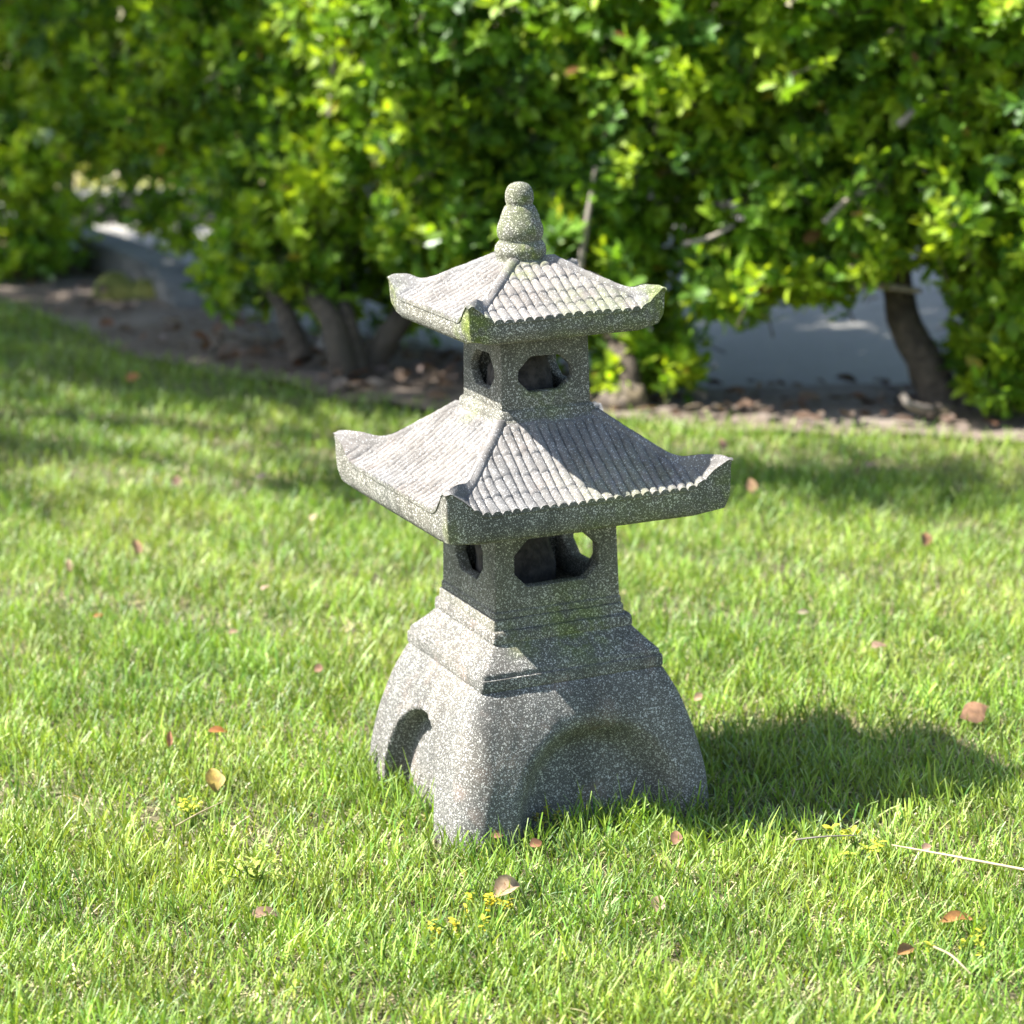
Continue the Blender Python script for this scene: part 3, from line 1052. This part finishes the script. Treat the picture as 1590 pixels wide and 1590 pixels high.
shrub('shrub at the right end of the hedge with leaves hanging to the ground',
      [pe(1580, 130, 5.6, 100, 160), pe(1560, 300, 5.5, 80, 110), pe(1555, 440, 5.45, 75, 80, .28), pe(1545, 560, 5.45, 50, 65, .2), pe(1640, 330, 5.5, 100, 200), pe(1610, 520, 5.45, 60, 90, .25),
       pe(1490, 545, 5.5, 22, 25, .08), top(1600, 5.55, 1.15, .40, .42)],
      [([at(1560, 650, 5.5), at(1565, 560, 5.5), at(1580, 420, 5.5)], [.028, .024, .018]),
       ([at(1600, 650, 5.5), at(1630, 520, 5.5), at(1640, 350, 5.5)], [.024, .02, .016])], 1600, 25)
shrub('hedge shrub beyond the right frame edge', [((2.0, 5.55, .55), (.5, .4, .5)), ((2.1, 5.6, 1.15), (.5, .45, .42)), ((2.7, 5.5, .6), (.5, .4, .55)), ((2.7, 5.5, 1.15), (.5, .42, .4))],
      [([(2.2, 5.5, 0), (2.2, 5.5, .4), (2.15, 5.55, .9)], [.03, .026, .02])], 1100, 26)


# ------------------------------------------------------------------ street tree whose crown shades the back of the lawn
def shade_tree():
    base_ = np.array((-4.5, 6.0, 0.0))
    root = empty('street_tree', base_)
    lumps = [((-1.95, 4.62, 3.3), (.75, .22, .25)), ((-2.8, 4.70, 3.2), (.55, .22, .25)), ((-3.45, 4.98, 3.4), (.55, .48, .3)), ((-3.3, 5.65, 3.6), (.70, .40, .3)),
             ((-3.95, 6.5, 3.6), (.7, .6, .35)), ((-1.85, 6.6, 3.4), (.9, .62, .35)), ((-2.3, 7.3, 3.9), (1.0, .8, .4)), ((-1.2, 7.0, 3.5), (.9, .75, .35)),
             ((-0.5, 7.2, 3.8), (.8, .8, .35)), ((-4.5, 6.0, 4.6), (1.2, 1.1, .8)), ((-5.5, 5.9, 3.8), (1.0, 1.0, .6)), ((-3.3, 8.0, 4.0), (1.0, .8, .4))]
    ells = [(np.array(c) - base_, a) for c, a in lumps]
    r = np.random.default_rng(5)
    T, Nn = ellipsoid_twigs(ells, 7000, 31, 0.1)
    g_ = vnoise(T + base_, 5, 40)
    kp_ = g_ > np.where((T + base_)[:, 1] > 5.95, -0.95, 0.02)
    T, Nn = T[kp_], Nn[kp_]
    n = len(T)
    k = 5
    base = (T[:, None, :] + r.normal(0, .05, (n, k, 3))).reshape(-1, 3)
    ax = norm(r.normal(size=(n * k, 3)) + np.array([0, 0, -.3]))
    nr = norm(r.normal(size=(n * k, 3)) * .6 + np.array([0, 0, 1]))
    L = r.uniform(.06, .10, n * k)
    c = np.array([0.07, 0.15, 0.03]) * r.uniform(.7, 1.4, (n * k, 1))
    link_mesh('crown', leaf_mesh('crown', base, ax, nr, L, L * .55, c), M_LEAF, root)
    p, rr = curve([(0, 0, -.02), (.05, 0, 1.2), (.0, -.05, 2.4), (.1, 0, 4.2)], [.17, .14, .12, .05], 20)
    trunk = link_mesh('trunk', tubes_mesh('trunk', [(p, rr)], 16, .04), M_BARK, root)
    for c_, a_ in ells:
        cc = np.array(c_)
        st = np.array((.02, -.02, 1.9 + 0.25 * abs(cc[0])))
        st[2] = min(st[2], cc[2] - .3)
        p, rr = curve([st, st * .5 + cc * .5 + np.array([0, 0, .25]), cc], [.055, .04, .012], 12)
        link_mesh('limb', tubes_mesh('limb', [(p, rr)], 8, .04), M_BARK, root)
    tag(root, 'spreading street tree left of the frame whose crown shades the back of the lawn', 'tree')


shade_tree()


# ------------------------------------------------------------------ bed: rocks, leaf litter
def rock(name, loc, size, mat, seed, label, sub=4, rough=0.16):
    bm = bmesh.new()
    bmesh.ops.create_icosphere(bm, subdivisions=sub, radius=1)
    P = np.array([v.co[:] for v in bm.verts])
    d = 1 + rough * vnoise(P, 1.6, seed) + rough * .5 * vnoise(P, 4.2, seed + 1) + 0.02 * vnoise(P, 12, seed + 2)
    P = P * d[:, None] * np.array(size)
    P[:, 2] = np.maximum(P[:, 2], -size[2] * .35)
    for v, p in zip(bm.verts, P):
        v.co = p
    for f in bm.faces:
        f.smooth = True
    me = bpy.data.meshes.new(name)
    bm.to_mesh(me)
    bm.free()
    o = link_mesh(name, me, mat, loc=loc)
    tag(o, label, 'rock')
    return o


def gp(px, py, dz=0.0):
    p = on_ground(px, py)
    return (p[0], p[1], dz)


def yellow_rock():
    root = empty('rock', gp(200, 462))
    tag(root, 'low yellow-green rock with two rounded lobes on the soil before the kerb', 'rock')
    for sx, sz, ox, rz in ((.072, .075, -.03, .1), (.080, .050, .055, -.35)):
        bm = bmesh.new()
        bmesh.ops.create_icosphere(bm, subdivisions=4, radius=1)
        P = np.array([v.co[:] for v in bm.verts])
        d = 1 + .13 * vnoise(P, 1.7, int(sx * 1e4)) + .05 * vnoise(P, 5, 4)
        P = P * d[:, None] * np.array((sx, .05, sz))
        P[:, 2] = np.where(P[:, 0] > 0, P[:, 2] * (1 - .45 * P[:, 0] / sx), P[:, 2])
        P[:, 2] = np.maximum(P[:, 2], -.004)
        for v, p in zip(bm.verts, P):
            v.co = p
        for f in bm.faces:
            f.smooth = True
        me = bpy.data.meshes.new('lobe')
        bm.to_mesh(me)
        bm.free()
        link_mesh('lobe', me, M_ROCKY, root, (ox, 0, 0))


yellow_rock()
rock('rock', gp(972, 636, .022), (.052, .045, .050), M_ROCKT, 3, 'pale tan rock on the bed just right of the pagoda')
rock('rock', gp(512, 560, .03), (.030, .03, .052), M_ROCKG, 7, 'upright grey rock between the stems left of the pagoda')
rock('rock', gp(1455, 652, .012), (.045, .03, .022), M_ROCKT, 9, 'low brownish rock below the curved trunk')


def litter():
    r = np.random.default_rng(77)
    n = 1500
    x = r.uniform(-2.0, 2.2, n)
    f = r.uniform(0, 1, n) ** 0.9
    y = edge_y(x) + (street_y(x) - edge_y(x)) * f
    x2 = r.uniform(-1.0, 2.0, 160)                      # some blown on to the street
    y2 = r.uniform(6.2, 8.6, 160)
    k2 = y2 > street_y(x2)
    x, y = np.concatenate([x, x2[k2]]), np.concatenate([y, y2[k2]])
    n = len(x)
    dense = vnoise(np.column_stack([x, y]), 3, 5)
    keep = r.uniform(size=n) < np.where(x < -.75, .35, np.where(x > .25, .38, .75)) + .3 * dense
    x, y = x[keep], y[keep]
    n = len(x)
    a = r.uniform(0, 6.28, n)
    ax = np.stack([np.cos(a), np.sin(a), r.normal(0.1, .25, n)], 1)
    nr = norm(np.stack([r.normal(0, .35, n), r.normal(0, .35, n), np.ones(n)], 1))
    L = r.uniform(.025, .055, n)
    pal = np.array([(.24, .13, .07), (.33, .23, .16), (.16, .09, .05), (.38, .30, .24), (.30, .12, .05), (.28, .20, .17)])
    c = pal[r.integers(0, len(pal), n)] * (r.uniform(.35, .75, (n, 1)) * np.where(x > .25, .7, 1.0)[:, None])
    b = np.column_stack([x, y, r.uniform(.012, .028, n)])
    me = leaf_mesh('leaf_litter', b, ax, nr, L, L * r.uniform(.4, .65, n), c, curl=r.uniform(-.3, .5, n), fold=r.uniform(.0, .7, n))
    tag(link_mesh('leaf_litter', me, M_DRY), 'brown dead leaves scattered over the planting bed', 'leaf litter', kind='stuff')


litter()


def far_cover():
    """sunlit ground cover across the street"""
    r = np.random.default_rng(99)
    n = 9000
    x = r.uniform(-4.5, 4.5, n)
    y = 9.0 + r.uniform(0, 1, n) ** 1.3 * 4.0
    keep = vnoise(np.column_stack([x, y]), 4, 12) > -.35
    x, y = x[keep], y[keep]
    n = len(x)
    b = np.column_stack([x, y, r.uniform(.0, .16, n)])
    ax = norm(r.normal(size=(n, 3)) + np.array([0, -.3, .6]))
    nr = norm(r.normal(size=(n, 3)) * .7 + np.array([-.3, -.3, 1]))
    pal = np.array([(.30, .33, .10), (.36, .37, .15), (.20, .27, .07), (.40, .36, .20)])
    c = pal[r.integers(0, 4, n)] * r.uniform(.7, 1.15, (n, 1))
    L = r.uniform(.06, .12, n)
    me = leaf_mesh('ground_cover', b, ax, nr, L, L * .6, c)
    tag(link_mesh('ground_cover', me, M_LEAF), 'sunlit yellow-green ground cover across the street', 'ground cover', kind='stuff')


far_cover()
for i, (x, y, lb) in enumerate(((-3.4, 14.5, 'leftmost of the big bushes across the street'), (0.2, 14.2, 'middle big bush across the street'),
                                (3.6, 14.6, 'rightmost of the big bushes across the street'))):
    shrub(lb, [((x, y, 1.0), (1.9, .8, 1.1)), ((x + .6, y, 2.2), (1.4, .8, .9)), ((x - .8, y + .2, 2.3), (1.3, .8, .9))],
          [([(x, y, 0), (x, y, .6), (x + .1, y, 1.5)], [.08, .07, .05])], 1100, 50 + i, leaf_len=.13, per=7, group='big bushes across the street')

# ------------------------------------------------------------------ fallen leaves on the lawn, one object each
TAN, ORA, BRN, YEL, PNK = (.36, .25, .13), (.44, .16, .03), (.22, .11, .05), (.50, .36, .08), (.36, .23, .15)


def fallen(px, py, size, col, label, tilt=0.5, yaw=0.0, curl=0.35, fold=0.55, h=0.030, wide=0.6, seed=0):
    r = np.random.default_rng(seed + int(px) + int(py))
    p = on_ground(px, py, h - 0.007)
    s = size
    ax = np.array([[math.cos(yaw) * math.cos(tilt), math.sin(yaw) * math.cos(tilt), math.sin(tilt)]])
    nr = norm(np.array([[r.normal(0, .3), -.55 + r.normal(0, .2), .8]]))
    b = -ax * s * .45
    lev = ((.08, .35), (.2, .72), (.36, .98), (.52, 1.0), (.68, .84), (.84, .52), (.94, .24))
    me = leaf_mesh('fallen_leaf', b, ax, nr, np.array([s]), np.array([s * wide]), np.array([col]) * 0.62, curl=curl, fold=fold, levels=lev)
    P = np.empty(len(me.vertices) * 3, np.float32)
    me.vertices.foreach_get('co', P)
    P = P.reshape(-1, 3)
    P += (np.stack([vnoise(P, 70, seed + 1), vnoise(P, 70, seed + 2), vnoise(P, 70, seed + 3)], 1) * s * .08).astype(np.float32)
    me.vertices.foreach_set('co', P.ravel())
    o = link_mesh('fallen_leaf', me, M_DRY, loc=(p[0], p[1], p[2]))
    tag(o, label, 'leaf', 'fallen leaves on the lawn')
    return o


LEAVES = [
    (332, 1213, .036, YEL, 'yellow folded leaf in the grass left of the pagoda base', .8, 1.9, .1, .7, .030, .75),
    (336, 1134, .026, ORA, 'small bright orange leaf left of the pagoda base', .15, .2, .3, .4, .036, .5),
    (263, 1150, .024, (.55, .25, .12), 'small orange leaf standing upright, furthest left in the front lawn', 1.1, 1.2, .2, .6, .034, .4),
    (785, 1380, .040, (.62, .42, .25), 'curled pale tan leaf with a point, in front of the pagoda base', .55, .5, .5, .9, .030, .7),
    (1511, 1106, .046, (.40, .22, .12), 'large smooth brown leaf at the far end of the pagoda shadow', .35, .35, .25, -.25, .036, .62),
    (410, 1416, .038, PNK, 'pinkish tan leaf in the grass below the yellow folded leaf', .2, .4, .4, .5, .024, .5),
    (1482, 1423, .044, (.50, .24, .07), 'long orange-brown curled leaf at the lower right', .15, .25, .3, .8, .028, .4),
    (1406, 1474, .026, (.45, .23, .07), 'small curled rust leaf at the lower right', .4, .5, .5, .8, .028, .6),
    (213, 850, .030, (.55, .32, .18), 'orange tan leaf in the sunny lawn under the left shade patch', .9, 1.6, .2, .5, .034, .7),
    (107, 880, .028, TAN, 'tan upright leaf near the left edge of the lawn', 1.0, 1.8, .2, .5, .032, .5),
    (152, 956, .018, ORA, 'tiny orange leaf near the left edge of the lawn', .2, .3, .2, .4, .034, .6),
    (404, 739, .024, (.52, .36, .28), 'pale pink leaf at the rim of the left shade patch', .4, .4, .2, .4, .034, .7),
    (273, 748, .030, (.30, .18, .12), 'dull brown leaf in the left shade patch', .8, 1.4, .2, .4, .034, .6),
    (206, 586, .034, (.62, .26, .08), 'bright orange leaf lying near the bed edge at the left', .4, .4, .2, .4, .034, .8),
    (1167, 756, .034, (.58, .34, .18), 'orange tan leaf standing upright right of the lower roof', 1.1, 1.7, .2, .3, .034, .6),
    (1437, 838, .030, (.36, .18, .09), 'dark rust leaf in the sunny lawn at the right', .8, 1.0, .2, .5, .034, .7),
    (1363, 1002, .028, PNK, 'pinkish leaf above the pagoda shadow at the right', .4, .4, .4, .5, .034, .7),
    (1121, 690, .036, (.32, .19, .12), 'tall brown leaf at the back of the lawn right of the pagoda', 1.0, 1.6, .3, .4, .032, .6),
    (1350, 722, .028, (.50, .34, .24), 'pale tan leaf at the back of the lawn under the curved trunk', .2, .2, .3, .4, .034, .7),
    (486, 802, .022, (.55, .42, .25), 'pale yellow-tan leaf left of the lower roof eave', .6, 1.0, .3, .4, .034, .6),
    (411, 912, .018, (.58, .38, .28), 'tiny pink leaf in the sunny lawn left of the pagoda boxes', .5, .6, .3, .4, .036, .6),
    (363, 980, .018, (.48, .30, .20), 'tiny tan leaf midway in the sunny left lawn', .3, .6, .3, .4, .034, .6),
    (493, 1037, .020, (.50, .28, .18), 'small pink-brown leaf just left of the pagoda shoulder', .5, .8, .3, .4, .034, .6),
    (1050, 1301, .022, (.32, .17, .09), 'small dark brown leaf right of the base in front', .7, 1.2, .3, .5, .028, .7),
    (1438, 1317, .016, (.58, .36, .24), 'tiny pink leaf touching the long straw', .5, .6, .3, .5, .034, .7),
    (1022, 1404, .024, (.50, .36, .22), 'tan leaf half sunk in the grass right of the curled pale leaf', .8, 1.2, .3, .5, .022, .7),
    (830, 1310, .018, (.36, .17, .08), 'small rust leaf under the front arch of the base', .3, .4, .3, .5, .026, .7),
    (770, 1296, .018, (.34, .17, .10), 'small reddish leaf at the foot of the base front corner', .2, .2, .3, .5, .028, .7),
    (1083, 1082, .018, (.50, .33, .20), 'small tan leaf beside the right shoulder of the base', .5, .6, .3, .5, .034, .7),
    (1247, 870 + 80, .024, (.56, .48, .30), 'pale straw leaf in the middle of the sunny right lawn', .1, .2, .3, .4, .036, .4),
]
for i, (px, py, s_, c_, lb, ti, ya, cu, fo, hh, wd) in enumerate(LEAVES):
    fallen(px, py, s_, c_, lb, ti, ya, cu, fo, hh, wd, i)


def straw(pts, rad, label, col=(.40, .33, .19)):
    P = [on_ground(px, py, z) for px, py, z in pts]
    p, rr = curve(P, [rad, rad * .9, rad * .5], 20)
    me = tubes_mesh('dry_straw', [(p, rr)], 6, .06)
    a = me.attributes.new('leaf', 'FLOAT_COLOR', 'POINT')
    a.data.foreach_set('color', np.tile(np.array([*col, 1], np.float32), len(me.vertices)))
    o = link_mesh('dry_straw', me, M_STRAW)
    tag(o, label, 'straw', 'dry straws lying in the lawn')


straw([(1600, 1352, .036), (1520, 1337, .037), (1440, 1322, .036), (1385, 1312, .028)], .0019, 'long pale straw lying across the grass at the right edge')
straw([(1450, 1470, .030), (1475, 1482, .036), (1495, 1500, .034), (1508, 1513, .028)], .0013, 'short bent straw at the lower right corner')
straw([(272, 1283, .03), (310, 1262, .036), (350, 1243, .036)], .0011, 'thin straw beside the yellow folded leaf')
straw([(1235, 1304, .03), (1280, 1299, .034), (1330, 1297, .03)], .0013, 'greyish twig on the grass below the pagoda shadow', (.20, .17, .14))


# ------------------------------------------------------------------ small weeds
def weed(px, py, h, n, ll, label, cols, seed, spread=.02):
    r = np.random.default_rng(seed)
    g_ = on_ground(px, py, 0.0)
    root = empty('weed', (g_[0], g_[1], 0))
    tips = np.column_stack([r.normal(0, spread, n), r.normal(0, spread, n), h * r.uniform(.65, 1.05, n)])
    tw = [(np.array([(t[0] * .2, t[1] * .2, -.005), (t[0] * .5, t[1] * .5, t[2] * .6), t]), [.0012, .001, .0006]) for t in tips]
    me = tubes_mesh('stem', tw, 5)
    a = me.attributes.new('leaf', 'FLOAT_COLOR', 'POINT')
    a.data.foreach_set('color', np.tile(np.array([.16, .26, .05, 1], np.float32), len(me.vertices)))
    link_mesh('stem', me, M_GRASS, root)
    k = 7
    b = np.repeat(tips, k, 0) - np.array([0, 0, 1]) * (np.tile(np.arange(k), n) * .002)[:, None]
    ph = r.uniform(0, 6.28, n * k)
    ax = norm(np.stack([np.cos(ph), np.sin(ph), r.uniform(.1, .9, n * k)], 1))
    nr = norm(np.array([0, 0, 1]) + r.normal(0, .3, (n * k, 3)))
    L = r.uniform(.7, 1.2, n * k) * ll
    c = np.array(cols)[r.integers(0, len(cols), n * k)]
    link_mesh('foliage', leaf_mesh('foliage', b, ax, nr, L, L * .5, c), M_GRASS, root)
    tag(root, label, 'weed', 'small yellow-green weeds in the lawn')


YG = [(.50, .48, .05), (.42, .46, .06), (.34, .40, .05)]
weed(737, 1288, .048, 2, .011, 'tiny yellow-green sprig in front of the base corner', YG, 1, .004)
weed(766, 1428, .032, 7, .008, 'yellow weed under the curled pale tan leaf', [(.60, .50, .04), (.50, .46, .05)], 2, .010)
weed(716, 1462, .030, 7, .008, 'yellow weed tuft lowest in front of the pagoda', [(.58, .48, .05), (.45, .44, .06)], 3, .013)
weed(392, 1375, .036, 12, .010, 'pale green leafy weed above the pinkish tan leaf', [(.40, .46, .12), (.34, .42, .09)], 4, .018)
weed(1330, 1330, .032, 8, .011, 'yellow-green weed patch left of the long straw', YG, 5, .02)
weed(1495, 1490, .028, 6, .008, 'yellow weed beside the short bent straw', YG, 6, .014)
weed(300, 1280, .032, 6, .008, 'yellow-green weed below the yellow folded leaf', YG, 7, .014)
weed(870, 1292, .030, 6, .008, 'yellow weed at the front arch of the base', [(.55, .48, .08), (.45, .42, .08)], 8, .012)
